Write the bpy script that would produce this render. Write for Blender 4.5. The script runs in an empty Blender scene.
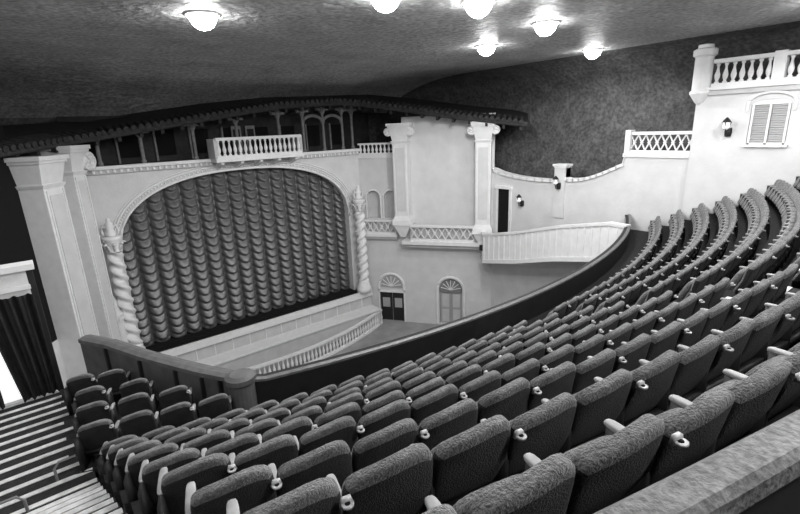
import bpy, math, random
import numpy as np
from mathutils import Matrix, Vector
random.seed(3)
scn=bpy.context.scene
scn.view_settings.view_transform='Standard'
try: scn.view_settings.look='None'
except Exception: pass
pi=math.pi
# ------------------------------------------------------------------ materials
def mat(name,c,rough=.8,noise=0,scale=5,bump=0,bscale=30,metal=0,emit=0,spec=.3,sheen=0,detail=4,fine=0,fscale=60):
    m=bpy.data.materials.new(name); m.use_nodes=True
    nt=m.node_tree; b=nt.nodes["Principled BSDF"]
    b.inputs["Roughness"].default_value=rough; b.inputs["Metallic"].default_value=metal
    b.inputs["Specular IOR Level"].default_value=spec
    b.inputs["Base Color"].default_value=(c,c,c,1)
    if sheen: b.inputs["Sheen Weight"].default_value=sheen
    tc=nt.nodes.new("ShaderNodeTexCoord")
    if noise:
        n=nt.nodes.new("ShaderNodeTexNoise"); n.inputs["Scale"].default_value=scale; n.inputs["Detail"].default_value=detail
        r=nt.nodes.new("ShaderNodeMapRange"); r.inputs[1].default_value=.3; r.inputs[2].default_value=.7
        r.inputs[3].default_value=c*(1-noise); r.inputs[4].default_value=c*(1+noise)
        nt.links.new(tc.outputs["Object"],n.inputs["Vector"]); nt.links.new(n.outputs[0],r.inputs[0]); out=r.outputs[0]
        if fine:
            n3=nt.nodes.new("ShaderNodeTexNoise"); n3.inputs["Scale"].default_value=fscale; n3.inputs["Detail"].default_value=3
            r3=nt.nodes.new("ShaderNodeMapRange"); r3.inputs[1].default_value=.35; r3.inputs[2].default_value=.65; r3.inputs[3].default_value=1-fine; r3.inputs[4].default_value=1+fine
            mu=nt.nodes.new("ShaderNodeMath"); mu.operation='MULTIPLY'
            nt.links.new(tc.outputs["Object"],n3.inputs["Vector"]); nt.links.new(n3.outputs[0],r3.inputs[0]); nt.links.new(out,mu.inputs[0]); nt.links.new(r3.outputs[0],mu.inputs[1]); out=mu.outputs[0]
        nt.links.new(out,b.inputs["Base Color"])
    if bump:
        n2=nt.nodes.new("ShaderNodeTexNoise"); n2.inputs["Scale"].default_value=bscale; n2.inputs["Detail"].default_value=5
        bp=nt.nodes.new("ShaderNodeBump"); bp.inputs["Strength"].default_value=min(1,bump); bp.inputs["Distance"].default_value=.05*max(1,bump)
        nt.links.new(tc.outputs["Object"],n2.inputs["Vector"]); nt.links.new(n2.outputs[0],bp.inputs["Height"]); nt.links.new(bp.outputs[0],b.inputs["Normal"])
    if emit:
        b.inputs["Emission Color"].default_value=(1,1,1,1); b.inputs["Emission Strength"].default_value=emit
    return m
M=dict(
 plaster=mat("plaster",.6,.9,.06,1.2,.25,6),
 trim=mat("trim_plaster",.72,.7,.05,3),
 panel=mat("painted_panel",.5,.7,.08,2),
 ceil=mat("ceiling_plaster",.33,.55,.22,.6,2.5,3,detail=12,fine=.3,fscale=6),
 sky=mat("dark_plaster_cove_shade",.085,.8,.3,1.2,2.0,3,detail=12,fine=.35,fscale=6),  # own tone of the backdrop walls; on the ceiling coves, painted shade
 dark=mat("dark",.02,.9),
 black=mat("void_black",.006,1),
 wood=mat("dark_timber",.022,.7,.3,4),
 post=mat("painted_post",.2,.7,.2,4),
 tile=mat("roof_tile",.035,.8,.4,6),
 curtain=mat("satin_curtain",.06,.38,.12,2,0,30,0,0,.8,.2),
 drape=mat("door_drape",.015,.9,.3,5),
 carpet=mat("carpet",.022,.95,.35,14,.4,60),
 nosing=mat("white_nosing",.6,.7,.2,8),
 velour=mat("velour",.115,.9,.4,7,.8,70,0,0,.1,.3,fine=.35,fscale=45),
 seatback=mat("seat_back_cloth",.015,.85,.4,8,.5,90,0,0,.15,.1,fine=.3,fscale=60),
 arm=mat("armrest_pad",.25,.5,.25,8),
 iron=mat("seat_iron",.012,.5),
 tray=mat("ashtray_metal",.4,.4,0,5,0,30,.2),
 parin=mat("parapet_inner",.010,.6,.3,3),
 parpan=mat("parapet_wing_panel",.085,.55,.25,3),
 rail=mat("rail_cap",.11,.4,.2,6),
 bar=mat("rear_rail_top",.12,.55,.3,5,.3,40,detail=8,fine=.3,fscale=40),
 floor=mat("floor_grey",.28,.7,.2,1),
 lamp=mat("lamp_glow",1,.5,emit=80),
 sconce=mat("sconce_glow",.7,.5,emit=.3),
 lobby_glow=mat("lit_lobby_glow",.8,.8,emit=.8),  # emission stands in for light in the lobby
 louver=mat("louver",.36,.7),
)
# ------------------------------------------------------------------ mesh builder
class MB:
    def __init__(s,mats): s.v=[];s.f=[];s.m=[];s.mats=mats;s.n=0
    def mi(s,m): 
        if m not in s.mats: s.mats.append(m)
        return s.mats.index(m)
    def add(s,V,F,m):
        k=s.mi(m); b=len(s.v); s.v.extend([tuple(p) for p in V]); s.f.extend([tuple(i+b for i in f) for f in F]); s.m.extend([k]*len(F))
    def box(s,x0,x1,y0,y1,z0,z1,m):
        V=[(x0,y0,z0),(x1,y0,z0),(x1,y1,z0),(x0,y1,z0),(x0,y0,z1),(x1,y0,z1),(x1,y1,z1),(x0,y1,z1)]
        s.add(V,[(0,3,2,1),(4,5,6,7),(0,1,5,4),(1,2,6,5),(2,3,7,6),(3,0,4,7)],m)
    def frust(s,cx,cy,z0,z1,a0,b0,a1,b1,m):
        V=[(cx-a0,cy-b0,z0),(cx+a0,cy-b0,z0),(cx+a0,cy+b0,z0),(cx-a0,cy+b0,z0),(cx-a1,cy-b1,z1),(cx+a1,cy-b1,z1),(cx+a1,cy+b1,z1),(cx-a1,cy+b1,z1)]
        s.add(V,[(0,3,2,1),(4,5,6,7),(0,1,5,4),(1,2,6,5),(2,3,7,6),(3,0,4,7)],m)
    def prism(s,P,y0,y1,m,axis='y'):
        n=len(P)
        if axis=='y': V=[(p[0],y0,p[1]) for p in P]+[(p[0],y1,p[1]) for p in P]
        else: V=[(y0,p[0],p[1]) for p in P]+[(y1,p[0],p[1]) for p in P]
        F=[tuple(range(n)),tuple(range(2*n-1,n-1,-1))]+[(i,i+n,(i+1)%n+n,(i+1)%n) for i in range(n)]
        s.add(V,F,m)
    def lathe(s,prof,cx,cy,z,m,seg=10,sc=1):
        V=[];F=[]
        for r,h in prof:
            for j in range(seg):
                a=2*pi*j/seg; V.append((cx+r*sc*math.cos(a),cy+r*sc*math.sin(a),z+h))
        for i in range(len(prof)-1):
            for j in range(seg):
                F.append((i*seg+j,i*seg+(j+1)%seg,(i+1)*seg+(j+1)%seg,(i+1)*seg+j))
        F.append(tuple(range(seg-1,-1,-1))); F.append(tuple(range((len(prof)-1)*seg,len(prof)*seg)))
        s.add(V,F,m)
    def tube(s,pts,r,m,seg=8):
        pts=[Vector(p) for p in pts]; V=[];F=[]
        for i,p in enumerate(pts):
            t=(pts[min(i+1,len(pts)-1)]-pts[max(i-1,0)]).normalized()
            a=Vector((0,0,1)) if abs(t.z)<.9 else Vector((0,1,0))
            u=t.cross(a).normalized(); w=u.cross(t)
            for j in range(seg):
                q=2*pi*j/seg; V.append(p+u*r*math.cos(q)+w*r*math.sin(q))
        for i in range(len(pts)-1):
            for j in range(seg): F.append((i*seg+j,i*seg+(j+1)%seg,(i+1)*seg+(j+1)%seg,(i+1)*seg+j))
        F.append(tuple(range(seg-1,-1,-1))); F.append(tuple(range((len(pts)-1)*seg,len(pts)*seg)))
        s.add(V,F,m)
    def sweep(s,pts,prof,m):
        V=[];F=[];k=len(prof)
        for i,p in enumerate(pts):
            a=pts[max(i-1,0)];b=pts[min(i+1,len(pts)-1)]
            dx,dy=b[0]-a[0],b[1]-a[1]; l=math.hypot(dx,dy); nx,ny=-dy/l,dx/l
            for o,dz in prof: V.append((p[0]+nx*o,p[1]+ny*o,p[2]+dz))
        for i in range(len(pts)-1):
            for j in range(k): F.append((i*k+j,i*k+(j+1)%k,(i+1)*k+(j+1)%k,(i+1)*k+j))
        F.append(tuple(range(k-1,-1,-1)));F.append(tuple(range((len(pts)-1)*k,len(pts)*k)))
        s.add(V,F,m)
    def obj(s,name,mx=None,smooth=False,bevel=0):
        me=bpy.data.meshes.new(name); me.from_pydata(s.v,[],s.f)
        for m in s.mats: me.materials.append(M[m])
        me.polygons.foreach_set("material_index",s.m)
        if smooth: me.polygons.foreach_set("use_smooth",[True]*len(s.f))
        me.update()
        o=bpy.data.objects.new(name,me); scn.collection.objects.link(o)
        if mx is not None: o.matrix_world=mx
        if bevel:
            b=o.modifiers.new("b",'BEVEL'); b.width=bevel; b.segments=2; b.limit_method='ANGLE'
        return o
def softbox(n=6,e=5.0):
    V=[];F=[];idx={}
    def vid(p):
        k=tuple(round(c,5) for c in p)
        if k not in idx:
            q=np.array(p,float); L=(np.abs(q)**e).sum()**(1/e); idx[k]=len(V); V.append(q/L)
        return idx[k]
    g=[math.sin(pi/2*(-1+2*i/n))*.5+.5*(-1+2*i/n) for i in range(n+1)]
    for ax in range(3):
        for sg in (-1,1):
            for i in range(n):
                for j in range(n):
                    c=[]
                    for a,b in ((i,j),(i+1,j),(i+1,j+1),(i,j+1)):
                        p=[0,0,0];p[ax]=sg;p[(ax+1)%3]=g[a];p[(ax+2)%3]=g[b];c.append(vid(p))
                    if sg<0:c=c[::-1]
                    F.append(tuple(c))
    return np.array(V),F
BAL=[(.09,0),(.09,.06),(.05,.1),(.1,.25),(.11,.35),(.05,.6),(.045,.72),(.08,.78),(.08,.85)]
def balustrade(mb,x0,x1,y,z0,z1,kind='turned',m='trim',w=.22):
    h=z1-z0
    mb.box(x0,x1,y-w/2,y+w/2,z0,z0+.14*h,m); mb.box(x0,x1,y-w/2-.04,y+w/2+.04,z1-.14*h,z1,m)
    a,b=z0+.14*h,z1-.14*h
    if kind=='turned':
        n=max(2,int((x1-x0)/.3))
        for i in range(n):
            x=x0+(i+.5)*(x1-x0)/n
            mb.lathe([(r,q/.85*(b-a)) for r,q in BAL],x,y,a,m,8)
    else:
        n=max(2,round((x1-x0)/(b-a)*kind)); st=(x1-x0)/n; t=.04
        for i in range(n):
            xa=x0+i*st;xb=xa+st
            for (p,q) in (((xa,a),(xb,b)),((xa,b),(xb,a))):
                mb.prism([(p[0],p[1]-t*1.4),(q[0],q[1]-t*1.4),(q[0],q[1]+t*1.4),(p[0],p[1]+t*1.4)],y-.04,y+.04,m)
            xm=(xa+xb)/2;zm=(a+b)/2;r=st*.22
            mb.prism([(xm-r,zm),(xm,zm-r),(xm+r,zm),(xm,zm+r)],y-.05,y+.05,m)
# ------------------------------------------------------------------ camera
f,t,r,yaw=456.0,math.radians(15.8),math.radians(-2.27),math.radians(38.55)
F_=Vector((math.sin(yaw)*math.cos(t),math.cos(yaw)*math.cos(t),-math.sin(t)))
R0=Vector((math.cos(yaw),-math.sin(yaw),0)); U0=R0.cross(F_)
R_=R0*math.cos(r)+U0*math.sin(r); U_=-R0*math.sin(r)+U0*math.cos(r)
cam=bpy.data.cameras.new("camera"); cam.sensor_width=36; cam.lens=f/800*36; cam.clip_end=200; cam.clip_start=.05
co=bpy.data.objects.new("camera",cam); scn.collection.objects.link(co)
co.matrix_world=Matrix(((R_.x,U_.x,-F_.x,-10.37),(R_.y,U_.y,-F_.y,0),(R_.z,U_.z,-F_.z,11.7),(0,0,0,1)))
scn.camera=co
# ------------------------------------------------------------------ proscenium
PY=27.8; FL=-2.7
def arch(hw,sp,rise,n=2.4,N=48,base=0.0,grow=0):
    P=[(-hw-grow,base)]
    for i in range(N+1):
        a=pi-pi*i/N; c,s_=math.cos(a),math.sin(a)
        P.append(((hw+grow)*math.copysign(abs(c)**(2/n),c),sp+(rise+grow)*abs(s_)**(2/n)))
    P.append((hw+grow,base)); return P
A=arch(7.2,5.8,3.9)
mb=MB([])
TOP=10.35
for i in range(1,len(A)-2):
    (xa,za),(xb,zb)=A[i],A[i+1]
    mb.prism([(xa,za),(xb,zb),(xb,TOP),(xa,TOP)],PY,PY+.6,'plaster')
mb.box(-8.3,-7.2,PY,PY+.6,FL,TOP,'plaster'); mb.box(7.2,8.3,PY,PY+.6,FL,TOP,'plaster')
mb.obj("wall_proscenium")
mb=MB([])
for g,rr in ((.0,.07),(.30,.05),(.42,.035)):
    mb.tube([(x,PY-.03,z) for x,z in arch(7.2,5.8,3.9,base=6.2,grow=g)],rr,'trim')
for i,(x,z) in enumerate(arch(7.2,5.8,3.9,N=90,base=6.2,grow=.16)[1:-1]):
    mb.lathe([(.0,-.05),(.05,-.03),(.05,.03),(.0,.05)],x,PY-.05,z,'trim',6)
mb.obj("trim_proscenium_arch",smooth=True)
mb=MB([])
mb.box(-8.3,8.3,PY-.3,PY+.1,TOP-.12,TOP+.06,'trim'); mb.box(-8.3,8.3,PY-.16,PY+.1,TOP-.35,TOP-.12,'panel')
for k in range(54): 
    x=-8.1+k*.305
    if not -2<x<3.4: mb.box(x,x+.12,PY-.24,PY-.1,TOP-.3,TOP-.14,'trim')
mb.obj("trim_proscenium_cornice",bevel=.02)
# stage
mb=MB([])
mb.box(-8.3,8.3,PY-.75,PY+3.0,-.35,-.02,'wood')
mb.box(-8.3,8.3,PY-.65,PY-.3,FL,-.35,'panel'); mb.box(-8.3,8.3,PY-.85,PY-.6,-.5,-.02,'trim')
mb.box(-8.3,8.3,PY-1.7,PY-.65,FL,-1.35,'panel'); mb.box(-8.3,8.3,PY-1.8,PY-.65,-1.45,-1.3,'trim')
for i in range(15):
    x=-7.9+i*1.09; mb.box(x,x+.06,PY-.7,PY-.62,-1.3,-.5,'trim')
mb.box(-7.0,7.0,PY-.55,PY+.2,-.02,.14,'black')
mb.obj("stage_floor",bevel=.02)
# festoon curtain
NC=16; NX=NC*18;NZ=19*14; x0,x1,z0,z1=-7.35,7.35,.12,9.8
w=(x1-x0)/NC; p=.5
X,Z=np.meshgrid(np.linspace(x0,x1,NX+1),np.linspace(z0,z1,NZ+1))
u=((X-x0)/w)%1.0; ci=np.floor((X-x0)/w)
par=np.clip(1-(2*u-1)**2,0,1)
ph=(Z+.34*par**.85+.03*np.sin(ci*2.3+Z*.5))/p
fr=ph%1.0
bump=np.where(fr<.25,(fr/.25),(1-((fr-.25)/.75))**.8)
D=.20*bump*(.3+.7*par**.7)+.34*par**.5
Zs=Z.copy(); Zs[0]-= .12*par[0]
Y=PY+.9-D
V=np.stack([X,Y,Zs],-1).reshape(-1,3)
F=[(j*(NX+1)+i,j*(NX+1)+i+1,(j+1)*(NX+1)+i+1,(j+1)*(NX+1)+i) for j in range(NZ) for i in range(NX)]
mb=MB([]); mb.add(V,F,'curtain'); mb.obj("festoon_curtain",smooth=True)
mb=MB([]); mb.box(-12,12,PY+3,PY+3.2,FL,11.8,'black'); mb.obj("wall_stage_back")
# twisted columns
for sx in (-1,1):
    mb=MB([]); V=[];F=[];seg=20;n=170;H0,H1=.9,6.1
    for i in range(n+1):
        z=H0+(H1-H0)*i/n; a=2*pi*i/n*4.2*sx; tp=1-.12*i/n
        for j in range(seg):
            q=2*pi*j/seg
            rr=(.34+.10*math.cos(2*(q-a)))*tp
            V.append((rr*math.cos(q),rr*math.sin(q),z))
    for i in range(n):
        for j in range(seg): F.append((i*seg+j,i*seg+(j+1)%seg,(i+1)*seg+(j+1)%seg,(i+1)*seg+j))
    mb.add(V,F,'trim')
    mb.lathe([(.55,0),(.55,.35),(.46,.4),(.48,.55),(.4,.62),(.42,.78),(.33,.9)],0,0,0,'trim',20)
    mb.lathe([(.3,6.1),(.36,6.16),(.3,6.24),(.3,6.3),(.42,6.75),(.46,6.8),(.46,6.92),(.3,6.95)],0,0,0,'trim',20)
    for k in range(8):
        a=2*pi*k/8; ca,sa=math.cos(a),math.sin(a)
        mb.tube([(ca*.3,sa*.3,6.2),(ca*.38,sa*.38,6.45),(ca*.5,sa*.5,6.62),(ca*.56,sa*.56,6.54)],.06,'trim',6)
    mb.lathe([(.24,6.95),(.28,7.1),(.16,7.25),(.2,7.45),(.17,7.6),(.08,7.68),(.11,7.78),(.04,7.9)],0,0,0,'trim',12)
    for q in (-1,1): mb.tube([(q*.1,0,7.35),(q*.3,0,7.5),(q*.36,0,7.2),(q*.3,0,7.0)],.06,'trim',6)
    mb.obj("twisted_column",Matrix.Translation((sx*7.62,PY-.75,.0)),smooth=True)
# gallery behind eave
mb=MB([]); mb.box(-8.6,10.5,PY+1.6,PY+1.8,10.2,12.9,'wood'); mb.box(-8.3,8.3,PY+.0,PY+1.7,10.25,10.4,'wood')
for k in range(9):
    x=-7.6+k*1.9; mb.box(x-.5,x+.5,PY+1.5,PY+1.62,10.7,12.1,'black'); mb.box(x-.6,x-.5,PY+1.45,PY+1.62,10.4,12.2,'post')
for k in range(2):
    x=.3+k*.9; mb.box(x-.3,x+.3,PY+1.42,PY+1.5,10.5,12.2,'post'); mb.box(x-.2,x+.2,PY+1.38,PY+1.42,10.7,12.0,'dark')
mb.obj("wall_gallery")
mb=MB([])
for x in (-7.3,-5.3,-2.6,-.1,2.6,4.3,5.8,7.3,8.1):
    zt=np.interp(x,[-8,-2.5,2.2,6.3,8],[12.0,12.6,13.1,13.4,13.3])
    mb.lathe([(.13,0),(.13,.15),(.09,.2),(.09,zt-10.4-.6),(.2,zt-10.4-.4),(.2,zt-10.4)],x,PY+.25,10.4,'post',8)
    mb.box(x-.45,x+.45,PY+.18,PY+.32,zt-.35,zt-.2,'post')
for xc in (5.05,6.55):
    zs=12.2; mb.tube([(xc-.72*math.cos(pi*i/10),PY+.25,zs+.5*math.sin(pi*i/10)) for i in range(11)],.1,'post')
mb.obj("gallery_colonnade")
mb=MB([])
balustrade(mb,-1.9,3.3,PY-1.15,10.4,11.55,m='trim'); mb.box(-2.0,3.4,PY-1.3,PY+.1,10.22,10.42,'trim')
for k in range(5): 
    x=-1.6+k*1.15; mb.prism([(PY,9.75),(PY,10.22),(PY-1.1,10.22),(PY-1.05,10.08)],x-.09,x+.09,'trim',axis='x')
for xx in (-1.9,3.3): mb.box(xx-.1,xx+.1,PY-1.2,PY-.0,10.4,11.5,'panel')
mb.obj("gallery_balcony")
# eave
EP=[(-14.2,19.0,10.7),(-10.9,23.4,11.2),(-8.6,25.9,11.5),(-7.1,26.6,11.7),(-2.46,26.6,12.4),(2.2,26.6,13.05),(6.3,26.6,13.25),(7.6,26.2,13.15),(9.4,24.1,12.7),(11.5,21.0,12.05),(14.0,17.6,11.45)]
def resamp(P,st):
    o=[];
    for a,b in zip(P[:-1],P[1:]):
        L=math.dist(a,b);n=max(1,int(L/st))
        for i in range(n): o.append(tuple(a[k]+(b[k]-a[k])*i/n for k in range(3)))
    o.append(P[-1]);return o
ER=resamp(EP,.33)
mb=MB([])
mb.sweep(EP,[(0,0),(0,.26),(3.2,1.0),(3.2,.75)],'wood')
mb.sweep(EP,[(-.08,.05),(-.08,.3),(.1,.34),(.1,.05)],'tile')
for i in range(len(ER)-1):
    a=Vector(ER[i]);b=Vector(ER[i+1]);d=(b-a);n=Vector((-d.y,d.x,0)).normalized()
    mb.tube([a-n*.2+Vector((0,0,.3)),a+n*.8+Vector((0,0,.5))],.13,'tile',8)
    if i%3==0:
        e=d.normalized()*.08
        V=[]
        for s1,zz in ((0.02,-.02),(0.02,-.22),(2.2,.28),(2.2,.5)):
            for q in (-1,1):
                V.append(a+n*s1+e*q+Vector((0,0,zz)))
        mb.add(V,[(0,1,3,2),(2,3,5,4),(4,5,7,6),(6,7,1,0),(0,2,4,6),(1,7,5,3)],'wood')
mb.obj("roof_eave")
# ------------------------------------------------------------------ splay walls
ex,ey=.5763,.8172
MR=Matrix(((ex,ey,0,8.3),(-ey,ex,0,PY),(0,0,1,0),(0,0,0,1)))
ML=Matrix(((ex,-ey,0,-13.8),(ey,ex,0,20.0),(0,0,1,0),(0,0,0,1)))
def archpoly(xc,hw,z0,zs,N=12):
    return [(xc-hw,z0)]+[(xc-hw*math.cos(pi*i/N),zs+hw*math.sin(pi*i/N)) for i in range(N+1)]+[(xc+hw,z0)]
def archhole_wall(mb,x0,x1,z0,z1,holes,y0,y1,m,back):
    hs=sorted(holes); x=x0
    for xc,hw,zb,zs,ar in hs:
        if xc-hw>x: mb.box(x,xc-hw,y0,y1,z0,z1,m)
        if zb>z0: mb.box(xc-hw,xc+hw,y0,y1,z0,zb,m)
        if ar:
            N=12
            for i in range(N):
                a,b=pi*i/N,pi*(i+1)/N
                xa,za=xc-hw*math.cos(a),zs+hw*ar*math.sin(a);xb,zb2=xc-hw*math.cos(b),zs+hw*ar*math.sin(b)
                mb.prism([(xa,za),(xb,zb2),(xb,z1),(xa,z1)],y0,y1,m)
        else: mb.box(xc-hw,xc+hw,y0,y1,zs,z1,m)
        mb.box(xc-hw-.1,xc+hw+.1,y1-.02,y1+.05,zb,zs+(hw if ar else 0)+.1,back)
        x=xc+hw
    if x<x1: mb.box(x,x1,y0,y1,z0,z1,m)
mb=MB([])
archhole_wall(mb,0,9.6,FL,3.0,[(2.07,.95,FL,-.3,0),(6.6,.85,-2.6,.1,1)],0,.35,'plaster','panel')
archhole_wall(mb,0,3.3,3.0,9.9,[(1.0,.5,5.4,6.9,1),(2.3,.5,5.4,6.9,1)],0,.35,'plaster','panel')
mb.box(3.3,9.6,0,.35,3.0,12.4,'plaster')
mb.box(-.2,3.3,-.1,.1,9.72,9.95,'trim')
mb.obj("wall_splay_right",MR)
mb=MB([])
for xc,hw,zs,zb in ((2.07,1.0,.15,-.1),(6.6,1.0,.1,-2.6)):
    mb.tube([(x,-.03,z) for x,z in archpoly(xc,hw,zb,zs)],.1,'trim')
for xc in (1.0,2.3): mb.tube([(x,-.03,z) for x,z in archpoly(xc,.55,5.4,6.9)],.06,'trim')
mb.prism(archpoly(2.07,.85,.05,.15),-.04,.0,'louver')
for k in range(7):
    a=pi*(k+.5)/7; mb.tube([(2.07,-.06,.15),(2.07+.8*math.cos(a),-.06,.15+.8*math.sin(a))],.035,'trim',6)
mb.prism(archpoly(6.6,.8,-.1,.1),.05,.2,'post')
for k in range(7):
    a=pi*(k+.5)/7; mb.tube([(6.6,.03,.1),(6.6+.75*math.cos(a),.03,.1+.75*math.sin(a))],.03,'trim',6)
mb.obj("trim_arch_mouldings",MR)
mb=MB([])
for x in (1.14,2.1):
    mb.box(x,x+.88,.15,.22,FL,-.35,'wood')
    for z0_ in (FL+.2,FL+1.1): mb.box(x+.15,x+.73,.1,.16,z0_,z0_+.75,'louver' if z0_>FL+1 else 'dark')
mb.box(1.0,1.12,-.06,.2,FL,-.2,'trim');mb.box(3.02,3.14,-.06,.2,FL,-.2,'trim');mb.box(1.0,3.14,-.06,.2,-.35,-.2,'trim')
mb.obj("door_1",MR)
mb=MB([])
for x in (5.8,6.62):
    mb.box(x,x+.78,.2,.26,FL,.1,'louver')
    for z0_ in (FL+.2,FL+1.4): mb.box(x+.14,x+.64,.17,.21,z0_,z0_+1.0,'panel')
mb.obj("door_2",MR)
mb=MB([]); balustrade(mb,.1,2.75,-.35,4.3,5.35,1.6,w=.16); mb.box(0,2.8,-.5,.0,4.1,4.3,'trim'); mb.box(0,2.8,-.35,0,3.9,4.1,'panel'); mb.obj("balustrade",MR)
mb=MB([]); balustrade(mb,3.9,8.4,-.75,3.95,5.1,1.6,w=.16); mb.box(3.3,9.0,-.95,0,3.7,3.95,'trim'); mb.box(3.4,8.9,-.7,0,3.45,3.7,'panel'); mb.box(3.8,8.5,-.5,-.3,3.9,5.0,'panel'); mb.obj("balustrade",MR)
mb=MB([]); balustrade(mb,.1,2.8,-.05,9.95,10.75,'turned'); mb.obj("balustrade",MR)
def pilaster(name,mx,xc,hw,dep,z0,z1,scroll=1,corbel=False,vr=.3):
    mb=MB([])
    mb.box(xc-hw,xc+hw,-dep,.05,z0,z1-1.1,'trim')
    mb.box(xc-hw*.62,xc+hw*.62,-dep-.04,-dep,z0+1.0,z1-1.6,'plaster')
    for q in (-1,1): mb.box(xc+q*hw*.8-.04,xc+q*hw*.8+.04,-dep-.06,-dep,z0+.8,z1-1.4,'trim')
    mb.frust(xc,-dep/2,z0,z0+.35,hw+.18,dep/2+.18,hw+.14,dep/2+.14,'trim')
    mb.frust(xc,-dep/2,z0+.35,z0+.6,hw+.14,dep/2+.14,hw+.02,dep/2+.02,'trim')
    mb.frust(xc,-dep/2,z1-1.3,z1-1.15,hw+.03,dep/2+.03,hw+.1,dep/2+.1,'trim')
    mb.frust(xc,-dep/2,z1-1.1,z1-.3,hw,dep/2,hw+.15,dep/2+.18,'trim')
    mb.box(xc-hw-.22,xc+hw+.22,-dep-.25,.05,z1-.3,z1-.18,'trim'); mb.box(xc-hw-.3,xc+hw+.3,-dep-.33,.05,z1-.18,z1,'trim')
    for q in ((-1,1) if scroll==2 else ((1,) if scroll==1 else ())):
        c=(xc+q*(hw+vr*.9),-dep-.05,z1-.22-vr)
        pts=[]
        for i in range(48):
            a=i/47*4.4*pi; rr=vr*(1-i/47*.85); pts.append((c[0]+q*rr*math.cos(a+pi/2),c[1],c[2]+rr*math.sin(a+pi/2)))
        mb.tube(pts,vr*.22,'trim',6)
        n=16; P=[(c[0]+vr*.85*math.cos(2*pi*i/n),c[2]+vr*.85*math.sin(2*pi*i/n)) for i in range(n)]
        mb.prism(P,c[1]+.02,c[1]+.5,'trim')
    if corbel:
        mb.frust(xc,-dep/2,z0-.9,z0,hw*.35,dep*.3,hw+.12,dep/2+.12,'trim')
    mb.obj(name,mx,bevel=.015)
pilaster("pilaster_column",MR,3.35,.5,.9,5.1,12.0,2,True)
pilaster("pilaster_column",MR,8.95,.5,.9,4.6,11.9,2,True)
pilaster("pilaster_column",ML,5.95,.66,1.0,FL,11.15,0)
pilaster("pilaster_column",ML,7.85,.45,1.0,FL,11.5,1,vr=.5)
mb=MB([]); mb.box(0,9.6,0,.35,FL,3.2,'plaster'); mb.box(5.4,9.6,0,.35,3.2,10.3,'plaster'); mb.box(0,5.4,0,.35,3.2,12.4,'black'); mb.box(8.4,9.7,-.12,.1,10.15,10.4,'trim')
mb.obj("wall_splay_left",ML)
mb=MB([])
mb.frust(8.95,-.5,FL,2.6,.45,.45,.4,.4,'trim'); mb.frust(8.95,-.5,2.6,2.8,.5,.5,.5,.5,'trim'); mb.frust(8.95,-.5,2.8,3.9,.38,.35,.08,.08,'trim'); mb.lathe([(.02,0),(.13,.08),(.13,.18),(.02,.28)],8.95,-.5,3.85,'trim',10)
mb.obj("obelisk_pedestal",ML)
# ------------------------------------------------------------------ right wall
WX=13.8
prof=[(21.0,FL),(21.0,8.9)]
for i in range(9):
    q=i/8; prof.append((20.0-q*4.4,8.75-.65*math.sin(q*pi/2)**.7+ (.2*q)))
prof+=[(15.35,8.3),(15.35,9.15),(14.65,9.15),(14.65,8.45)]
for i in range(10):
    q=i/9; prof.append((14.5-q*3.1,8.4+1.0*(1-math.cos(q*pi/2))))
prof+=[(11.35,9.95),(8.2,9.95),(8.2,FL)]
mb=MB([])
tp=prof[1:-1]
for a,b in zip(tp[:-1],tp[1:]):
    if abs(a[0]-b[0])<1e-6: continue
    mb.prism([(a[0],FL),(a[0],a[1]),(b[0],b[1]),(b[0],FL)],WX,WX+.45,'plaster',axis='x')
mb.obj("wall_right")
mb=MB([])
for a,b in zip(tp[:-1],tp[1:]):
    if abs(a[0]-b[0])<1e-6: continue
    mb.prism([(a[0]+.03,a[1]-.04),(a[0]+.03,a[1]+.12),(b[0]-.03,b[1]+.12),(b[0]-.03,b[1]-.04)],WX-.12,WX+.5,'trim',axis='x')
mb.box(WX-.18,WX+.5,14.55,15.45,9.2,9.32,'trim'); mb.box(WX-.1,WX+.45,14.65,15.35,6.2,9.2,'plaster')
mb.obj("trim_wall_coping")
MW=Matrix(((0,1,0,WX+.15),(-1,0,0,11.4),(0,0,1,0),(0,0,0,1)))
mb=MB([]); balustrade(mb,.2,3.1,0,10.0,11.05,2.2,w=.16); mb.box(0,.25,-.25,.25,9.9,11.15,'trim'); mb.box(-.05,3.25,-.25,.25,9.82,10.0,'trim'); mb.obj("balustrade",MW)
MT=Matrix(((0,1,0,13.55),(-1,0,0,8.3),(0,0,1,0),(0,0,0,1)))
mb=MB([])
archhole_wall(mb,0,14.5,FL,12.75,[(2.75,.66,10.45,12.05,.3)],0,.7,'plaster','dark')
mb.box(-.05,14.5,-.18,.7,12.75,12.87,'trim'); mb.box(-.03,14.5,-.1,.7,12.55,12.75,'panel')
mb.obj("wall_right_tower",MT)
mb=MB([]); 
balustrade(mb,.5,2.6,.1,12.87,14.0,'turned',w=.3); mb.box(2.6,3.0,-.1,.35,12.87,14.05,'trim'); balustrade(mb,3.0,6.0,.1,12.87,14.0,'turned',w=.3)
mb.obj("balustrade",MT)
mb=MB([]); mb.lathe([(.05,0),(.2,.15),(.42,.5),(.42,.6),(.36,.65),(.36,2.0),(.46,2.08),(.46,2.3),(.3,2.38),(.3,2.5),(.05,2.55)],.1,.05,12.15,'trim',20); mb.obj("corner_bartizan",MT,smooth=False)
mb=MB([])
for i in range(17):
    z=10.5+i*.092
    for q in (-1,1):
        xa,xb=sorted((2.75+q*.05,2.75+q*.58))
        mb.prism([(.05,z),(.11,z-.03),(.16,z+.05),(.1,z+.08)],xa,xb,'louver',axis='x')
for xx in (2.12,2.70,3.3): mb.box(xx,xx+.08,.0,.16,10.45,12.1,'trim')
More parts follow.
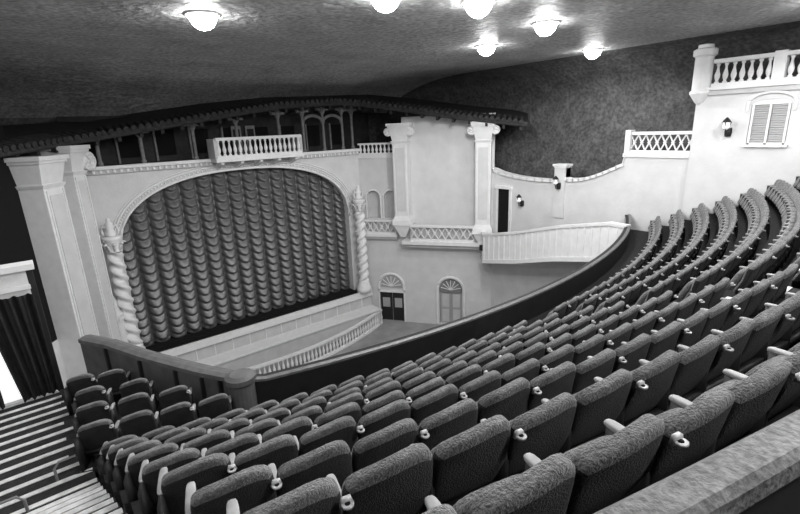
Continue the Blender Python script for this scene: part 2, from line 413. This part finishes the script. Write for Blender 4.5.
mb.prism([(2.1,12.05)]+[(2.75-.66*math.cos(pi*i/12),12.05+.2*math.sin(pi*i/12)) for i in range(13)]+[(3.4,12.05)],.03,.15,'trim')
mb.box(2.1,3.4,.0,.16,10.45,10.53,'trim')
hp=[(2.75-.78*math.cos(pi*i/14),-.04,12.1+.42*math.sin(pi*i/14)) for i in range(15)]
mb.tube([(1.97,-.04,11.8)]+hp+[(3.53,-.04,11.8)],.06,'trim'); mb.box(2.0,3.5,-.14,.1,10.36,10.46,'trim')
mb.obj("window_1",MT)
mb=MB([]); mb.box(WX-.04,WX,18.6,19.5,4.6,7.6,'black'); mb.box(WX-.1,WX,18.45,18.6,4.6,7.7,'trim'); mb.box(WX-.1,WX,19.5,19.65,4.6,7.7,'trim'); mb.box(WX-.2,WX,18.4,19.7,7.6,7.8,'trim'); mb.obj("door_3")
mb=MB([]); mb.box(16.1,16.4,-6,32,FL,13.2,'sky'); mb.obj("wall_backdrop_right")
mb=MB([]); mb.box(-14.2,-13.8,-6,20.0,FL,12.2,'plaster'); mb.obj("wall_left")
mb=MB([]); mb.box(-16.4,16.4,-6.3,-6,FL,15.2,'plaster'); mb.obj("wall_rear")
mb=MB([]); mb.box(-16.3,16.4,30.7,31.2,FL,13.2,'sky'); mb.obj("wall_backdrop_stage")
mb=MB([]); mb.box(-16.4,16.4,-6,31,FL-.3,FL,'floor'); mb.obj("floor")
def sconce(x,y,z,nx,ny,name="wall_sconce",sc=1.0):
    mb=MB([]); 
    mb.lathe([(.1,-.25),(.12,-.1),(.1,.05)],0,0,0,'iron',8,sc)
    mb.tube([(0,0,-.1),(.12,0,-.22),(.28,0,-.18),(.3,0,.0)],.025,'iron',6)
    mb.lathe([(.05,0),(.11,.05),(.13,.25)],.3,0,0,'sconce',8,sc); mb.lathe([(.15,.25),(.1,.33),(.02,.42)],.3,0,0,'iron',8,sc)
    for k in range(4):
        a=k*pi/2; mb.tube([(.3+.06*math.cos(a),.06*math.sin(a),0),(.3+.14*math.cos(a),.14*math.sin(a),.26)],.018,'iron',5)
    a=math.atan2(ny,nx); mb.obj(name,Matrix.Translation((x,y,z))@Matrix.Rotation(a,4,'Z')@Matrix.Scale(1.2,4))
sconce(13.53,6.9,11.1,-1,0); sconce(13.66,15.0,8.2,-1,0); sconce(13.78,17.6,6.9,-1,0); sconce(13.78,20.0,4.2,-.8,-.5)
# ------------------------------------------------------------------ ceiling
mb=MB([])
xs=np.concatenate([np.linspace(-16.3,-13,12),np.linspace(-12,12,13),np.linspace(13,16.3,12)]); ys=np.concatenate([np.linspace(-6.2,22,15),np.linspace(23,31.0,20)])
V=[]
def czl(x,y):
    dx=max(0,abs(x)-13.2)/3.15; dy=max(0,y-22)/9.3; return 15.0-3.2*(1-math.sqrt(1-min(1,dx*dx+dy*dy)))
for y in ys:
    for x in xs: V.append((x,y,czl(x,y)))
nx=len(xs)
Fa=[];Fb=[]
for j in range(len(ys)-1):
    for i in range(nx-1):
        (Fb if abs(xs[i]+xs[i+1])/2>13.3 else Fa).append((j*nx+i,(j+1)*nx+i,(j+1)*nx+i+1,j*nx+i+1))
k0=mb.mi('ceil');k1=mb.mi('sky'); mb.v=[tuple(p) for p in V]; mb.f=Fa+Fb; mb.m=[k0]*len(Fa)+[k1]*len(Fb)  # side coves take the dark plaster: shade put into their colour
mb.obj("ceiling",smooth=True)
LP=[(-5.6,14.5,1.2),(-2.3,10.3,1),(.35,9.5,1),(6.3,14.3,1.2),(4.6,10.2,1),(12.3,12.7,.55)]
LP_ADDED=[(-11,5,.35),(-7.5,-1.5,.55),(-2,2.5,.7),(4,3,.8),(9.5,3.5,.7),(0,-2.5,.6)]  # unseen extra lamps, added to light the seating near the camera
for x,y,e in LP+LP_ADDED:
    z=czl(x,y)
    mb=MB([]); mb.lathe([(.46,.02),(.5,-.03),(.42,-.06),(.38,-.02)],0,0,0,'trim',24)
    mb.lathe([(.38*math.sin(pi/2*i/8)+.005,-.42*math.cos(pi/2*i/8)) for i in range(9)],0,0,0,'lamp',24)
    mb.obj("ceiling_light",Matrix.Translation((x,y,z)),smooth=True)
    l=bpy.data.lights.new("ceiling_bulb",'SPOT'); l.energy=870*e; l.shadow_soft_size=.2; l.spot_size=math.radians(172); l.spot_blend=.25
    o=bpy.data.objects.new("ceiling_bulb",l); scn.collection.objects.link(o); o.location=(x,y,z-.68)
# ------------------------------------------------------------------ balcony
YC=36.33
def yr(x,r): return YC-math.sqrt(r*r-x*x)
XR=13.55
def XE(y): return -10.15-.068*(y-4)
def strip(mb,ra,rb,z,xa,xb,m,N=40):
    V=[];F=[]
    for i in range(N+1):
        x=xa+(xb-xa)*i/N; V+= [(x,yr(x,ra),z),(x,yr(x,rb),z)]
    for i in range(N): F.append((2*i,2*i+1,2*i+3,2*i+2)[::-1])
    mb.add(V,F,m)
def riser(mb,r,za,zb,xa,xb,m,N=40):
    V=[];F=[]
    for i in range(N+1):
        x=xa+(xb-xa)*i/N; V+= [(x,yr(x,r),za),(x,yr(x,r),zb)]
    for i in range(N): F.append((2*i,2*i+1,2*i+3,2*i+2))
    mb.add(V,F,m)
def zf(k): return 6.15+.4125*k if k>=0 else 6.15+.07*k
def rk(k): return 30.1+.8*k
mb=MB([])
for k in range(0,9):
    ra=29.0 if k==0 else rk(k)-.55
    xl=XE(yr(-10.5,rk(k)))
    strip(mb,ra,rk(k)+.25,zf(k),xl,XR,'carpet'); riser(mb,rk(k)+.25,zf(k),zf(k+1),xl,XR,'carpet')
strip(mb,rk(8)+.25,43,zf(9),-13.8,XR,'carpet'); riser(mb,29.0,5.2,zf(0),-10.6,XR,'carpet')
for k in range(-5,0):
    ra=max(rk(k)-.55,0); strip(mb,ra,rk(k)+.25,zf(k),-10.8,-7.6-.28*(-k-1)*2 if k>-5 else -9.6,'carpet',6); riser(mb,rk(k)+.25,zf(k),zf(k+1),-10.8,-7.8,'carpet',6)
strip(mb,29.0,44,5.15,-13.8,XR,'plaster')
mb.obj("balcony_floor")
mb=MB([])
pts=[]
for i in range(61):
    x=-7.75+(13.7+7.75)*i/60; pts.append((x,yr(x,29.0),7.0-(.12 if i>0 else .05)))
wing=[(-10.15,13.0,7.0),(-9.7,12.2,7.0),(-9.2,11.0,6.98),(-8.7,10.0,6.95),(-8.35,9.3,6.95),(-8.12,8.85,6.97),(-7.95,8.55,6.98)]
def wallsweep(P,inner):
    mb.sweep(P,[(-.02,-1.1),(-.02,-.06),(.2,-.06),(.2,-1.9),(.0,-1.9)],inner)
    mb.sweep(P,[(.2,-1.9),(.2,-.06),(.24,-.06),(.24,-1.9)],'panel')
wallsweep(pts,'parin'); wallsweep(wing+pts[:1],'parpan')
mb.sweep(pts,[(-.03,-.05),(-.03,.0),(.03,.025),(.1,.0),(.1,-.05)],'rail')
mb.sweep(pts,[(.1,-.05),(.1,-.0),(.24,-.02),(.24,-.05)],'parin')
mb.sweep(wing+pts[:1],[(-.05,-.07),(-.05,.02),(.06,.05),(.16,.05),(.27,.02),(.27,-.07)],'rail')
for p_ in resamp(wing,.9)[1:]: mb.lathe([(.05,0),(.05,.9)],p_[0]-.03,p_[1]-.02,p_[2]-1.0,'parin',6)
mb.lathe([(.26,0),(.26,1.75),(.3,1.8),(.3,1.9),(.2,1.95)],-7.85,8.45,5.15,'parpan',20)
mb.obj("balcony_parapet")
mb=MB([])
wr=[(10.9,9.55,6.9),(11.05,10.5,6.9),(11.4,13.5,6.25),(11.8,16.5,5.4),(12.1,19.2,4.8),(13.2,20.3,4.75)]
mb.sweep(wr,[(-.1,-1.85),(-.1,-.08),(.1,-.08),(.1,-1.85)],'trim')
mb.sweep(wr,[(-.18,-.1),(-.18,.04),(.18,.04),(.18,-.1)],'trim'); mb.sweep(wr,[(.08,-1.95),(.08,-1.7),(.18,-1.7),(.18,-1.95)],'trim')
for p_ in resamp(wr[:5],.42): mb.box(p_[0]-.16,p_[0]-.1,p_[1]-.04,p_[1]+.04,p_[2]-1.75,p_[2]-.1,'trim')
mb.obj("wing_parapet")
mb=MB([]); 
for i in range(12):
    y=9.6+i*.85; z=6.0-i*.19; mb.box(11.2+.1*i,13.8,y,y+.9,z-.35,z,'carpet')
mb.obj("wing_stairs")
mb=MB([])
def sz(y):
    if y>8.2: return 6.15-.08*(y-8.2)
    return float(np.interp(y,[yr(-10.5,rk(k)) for k in range(8,-1,-1)],[zf(k) for k in range(8,-1,-1)])) if y>1.4 else zf(8)+(1.4-y)*.49
y=13.2
while y>-1.6:
    z=min(sz(y-.2),zf(9)); xe=XE(y); mb.box(-13.8,xe,y-.4,y,z-1.0,z,'carpet'); mb.box(-13.8,xe-.02,y-.09,y+.012,z-.05,z+.012,'nosing'); y-=.4
mb.obj("aisle_stairs")
for hx,hy in ((-10.8,8.9),(-11.6,8.3)):
    z=sz(hy)-.05; mb=MB([]); mb.tube([(-.2,0,0),(-.2,0,.28),(-.12,0,.38),(.12,0,.38),(.2,0,.28),(.2,0,0)],.022,'post',8); mb.obj("aisle_handrail",Matrix.Translation((hx,hy,z)))
mb=MB([]); yy=13.25
mb.box(-13.8,-12.6,yy,yy+.25,5.2,8.95,'plaster'); mb.box(-10.82,-10.7,yy,yy+.25,4.0,8.95,'dark'); mb.box(-12.6,-10.82,yy,yy+.25,8.2,8.95,'plaster')
mb.box(-13.8,-10.65,yy-.12,yy+.35,8.9,9.03,'trim'); mb.box(-13.8,-10.8,yy-.06,yy,8.45,8.55,'trim')
mb.obj("wall_exit_partition")
def drape(name,xa,xb,y,z0,z1,taper=0,sd=1):
    rg=random.Random(sd); V=[];F=[];n=60;mz=10; ph=[rg.uniform(0,6) for _ in range(4)]
    for j in range(mz+1):
        for i in range(n+1):
            q=i/n; x=xa+(xb-xa)*q; zz=z0+(z1-z0)*j/mz; x+=taper*(1-q)*(1-j/mz)
            V.append((x,y+.06*math.sin(q*2*pi*4+ph[0]+.1*j)+.04*math.sin(q*2*pi*7.3+ph[1]),zz))
    for j in range(mz):
        for i in range(n): a=j*(n+1)+i; F.append((a,a+1,a+n+2,a+n+1))
    mb=MB([]); mb.add(V,F,'drape'); mb.obj(name,smooth=True)
drape("exit_drape",-12.6,-11.82,yy-.12,5.8,8.35,0,2); drape("exit_drape",-11.75,-10.78,yy-.12,5.8,8.35,.28,5)
mb=MB([]); mb.box(-12.2,-11.2,yy+1.2,yy+1.3,5.3,8.0,'lobby_glow'); mb.obj("exit_lobby_glow_panel")  # self-glowing panel in place of a lit lobby wall
mb=MB([])
rp=[(x,yr(x,37.21),10.8) for x in np.linspace(-9.9,13.2,120)]
mb.sweep(rp,[(-.06,-.06),(-.06,0),(-.04,.02),(.04,.02),(.06,0),(.06,-.06)],'bar')
mb.sweep(rp,[(-.04,-1.0),(-.04,-.06),(.04,-.06),(.04,-1.0)],'parin')
mb.obj("rear_rail")
# ------------------------------------------------------------------ seats
SV,SF=softbox(8,6.0); SV4,SF4=softbox(4,4.0)
def seat_template():
    parts=[]
    P=SV.copy()*np.array([.276,.06,.30]); x=SV[:,0]; z=SV[:,2]
    top=np.clip(z,0,1)
    P[:,2]+=top*(.06*(1-np.abs(x)**2.2)+.025*np.sin(2.2*x)); P[:,1]+=.07*x*x*top
    P[:,1]-= .12*z
    P+=np.array([0,0,.55])
    mats=[]
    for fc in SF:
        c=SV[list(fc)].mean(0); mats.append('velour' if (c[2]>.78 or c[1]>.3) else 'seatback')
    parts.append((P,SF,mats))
    P=SV4*np.array([.235,.07,.22]); P[:,1]-=.1*SV4[:,2]; P+=np.array([0,.17,.48]); parts.append((P,SF4,['velour']*len(SF4)))
    P=SV4*np.array([.032,.13,.018]); P+=np.array([.28,.12,.64]); parts.append((P,SF4,['arm']*len(SF4)))
    def bx(c,s,m):
        V=np.array([(sx,sy,sz_) for sz_ in(-1,1) for sy in(-1,1) for sx in(-1,1)])*np.array(s)+np.array(c)
        parts.append((V,[(0,2,3,1),(4,5,7,6),(0,1,5,4),(2,6,7,3),(0,4,6,2),(1,3,7,5)],[m]*6))
    bx((.28,.10,.31),(.018,.13,.31),'iron')
    bx((0,-.0,.27),(.25,.03,.04),'iron')
    return parts
def tray_parts():
    mb=MB([]); mb.prism([(-.04,0),(.04,0),(.025,.045),(-.025,.045)],-.012,.012,'tray')
    mb.lathe([(.022,0),(.034,.006),(.036,.02),(.03,.022),(.004,.02)],0,-.02,0,'tray',10); mb.lathe([(.016,.021),(.016,.024)],0,-.02,0,'black',8)
    return np.array(mb.v),mb.f,[mb.mats[i] for i in mb.m]
TP=seat_template(); TR=tray_parts()
BXF=[(0,2,3,1),(4,5,7,6),(0,1,5,4),(2,6,7,3),(0,4,6,2),(1,3,7,5)]
def seat_row(k,xa,xb,gaps=()):
    r=rk(k); z=zf(k); mb=MB([]); 
    a0=math.asin(xa/r);a1=math.asin(xb/r); n=int((a1-a0)*r/.56); da=(a1-a0)/n; cnt=0
    def put(V,Fc,ms):
        b=len(mb.v); mb.v.extend(map(tuple,V)); mb.f.extend([tuple(q+b for q in fc) for fc in Fc]); mb.m.extend([mb.mi(m) for m in ms])
    for i in range(n):
        a=a0+(i+.5)*da
        if any(g0<math.degrees(a)<g1 for g0,g1 in gaps): continue
        cx,cy=r*math.sin(a),YC-r*math.cos(a)
        jit=random.uniform(-.015,.015); ca,sa=math.cos(a),math.sin(a)
        def tf(P):
            P=np.asarray(P); X=P[:,0]*ca-P[:,1]*sa; Y=P[:,0]*sa+P[:,1]*ca
            return np.stack([X+cx,Y+cy,P[:,2]+z+jit],-1)
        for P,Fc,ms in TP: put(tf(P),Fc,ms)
        cnt+=1
        if cnt%2==1:
            P,Fc,ms=TR; put(tf(P+np.array([.28,-.14,.765])),Fc,ms)
        if i==0:
            put(tf(np.array([(-.28+sx*.02,.02+sy*.24,.33+sz_*.33) for sz_ in(-1,1) for sy in(-1,1) for sx in(-1,1)])),BXF,['iron']*6)
            put(tf(SV4*np.array([.035,.17,.02])+np.array([-.28,.10,.67])),SF4,['arm']*len(SF4))
    mb.obj("theatre_seat_row",smooth=True)
for k in range(0,9): seat_row(k,XE(yr(-10.5,rk(k)))+.12,13.3,gaps=((-3.0,-1.1),))
for k,xb in ((-1,-8.15),(-2,-8.6),(-3,-9.1),(-4,-9.5)): seat_row(k,-10.6,xb)
mb=MB([])
for k in range(0,9):
    for rr,zz in ((rk(k)-.55,zf(k)),(rk(k)-.15,zf(k)+.2)):
        V=[];
        for a in (-3.0,-1.15):
            a=math.radians(a)
            for dr,dz in ((-.0,.02),(.40,.02),(.40,-.2),(0,-.2)): V.append(((rr+dr)*math.sin(a),YC-(rr+dr)*math.cos(a),zz+dz))
        mb.add(V,[(0,1,5,4),(1,2,6,5),(2,3,7,6),(3,0,4,7),(0,3,2,1),(4,5,6,7)],'carpet')
        V=[]
        for a in (-3.0,-1.15):
            a=math.radians(a)
            for dr,dz in ((-.02,.03),(.07,.03),(.07,-.02),(-.02,-.02)): V.append(((rr+dr)*math.sin(a),YC-(rr+dr)*math.cos(a),zz+dz))
        mb.add(V,[(0,1,5,4),(1,2,6,5),(2,3,7,6),(3,0,4,7),(0,3,2,1),(4,5,6,7)],'nosing')
mb.obj("centre_aisle_stairs")
mb=MB([])
pp=[(x,24.4+.027*x*x,-1.55) for x in np.linspace(-8.6,8.6,60)]
mb.sweep(pp,[(-.12,-.12),(-.12,0),(.12,0),(.12,-.12)],'trim'); mb.sweep(pp,[(-.12,-1.15),(-.12,-1.0),(.12,-1.0),(.12,-1.15)],'trim')
for p_ in resamp(pp,.45): mb.lathe([(r_*.9,q/.85*.9) for r_,q in BAL],p_[0],p_[1],-2.57,'trim',8)
mb.obj("orchestra_pit_balustrade")
wd=bpy.data.worlds.new("w"); scn.world=wd; wd.use_nodes=True; wd.node_tree.nodes["Background"].inputs[0].default_value=(.5,.5,.5,1); wd.node_tree.nodes["Background"].inputs[1].default_value=.02
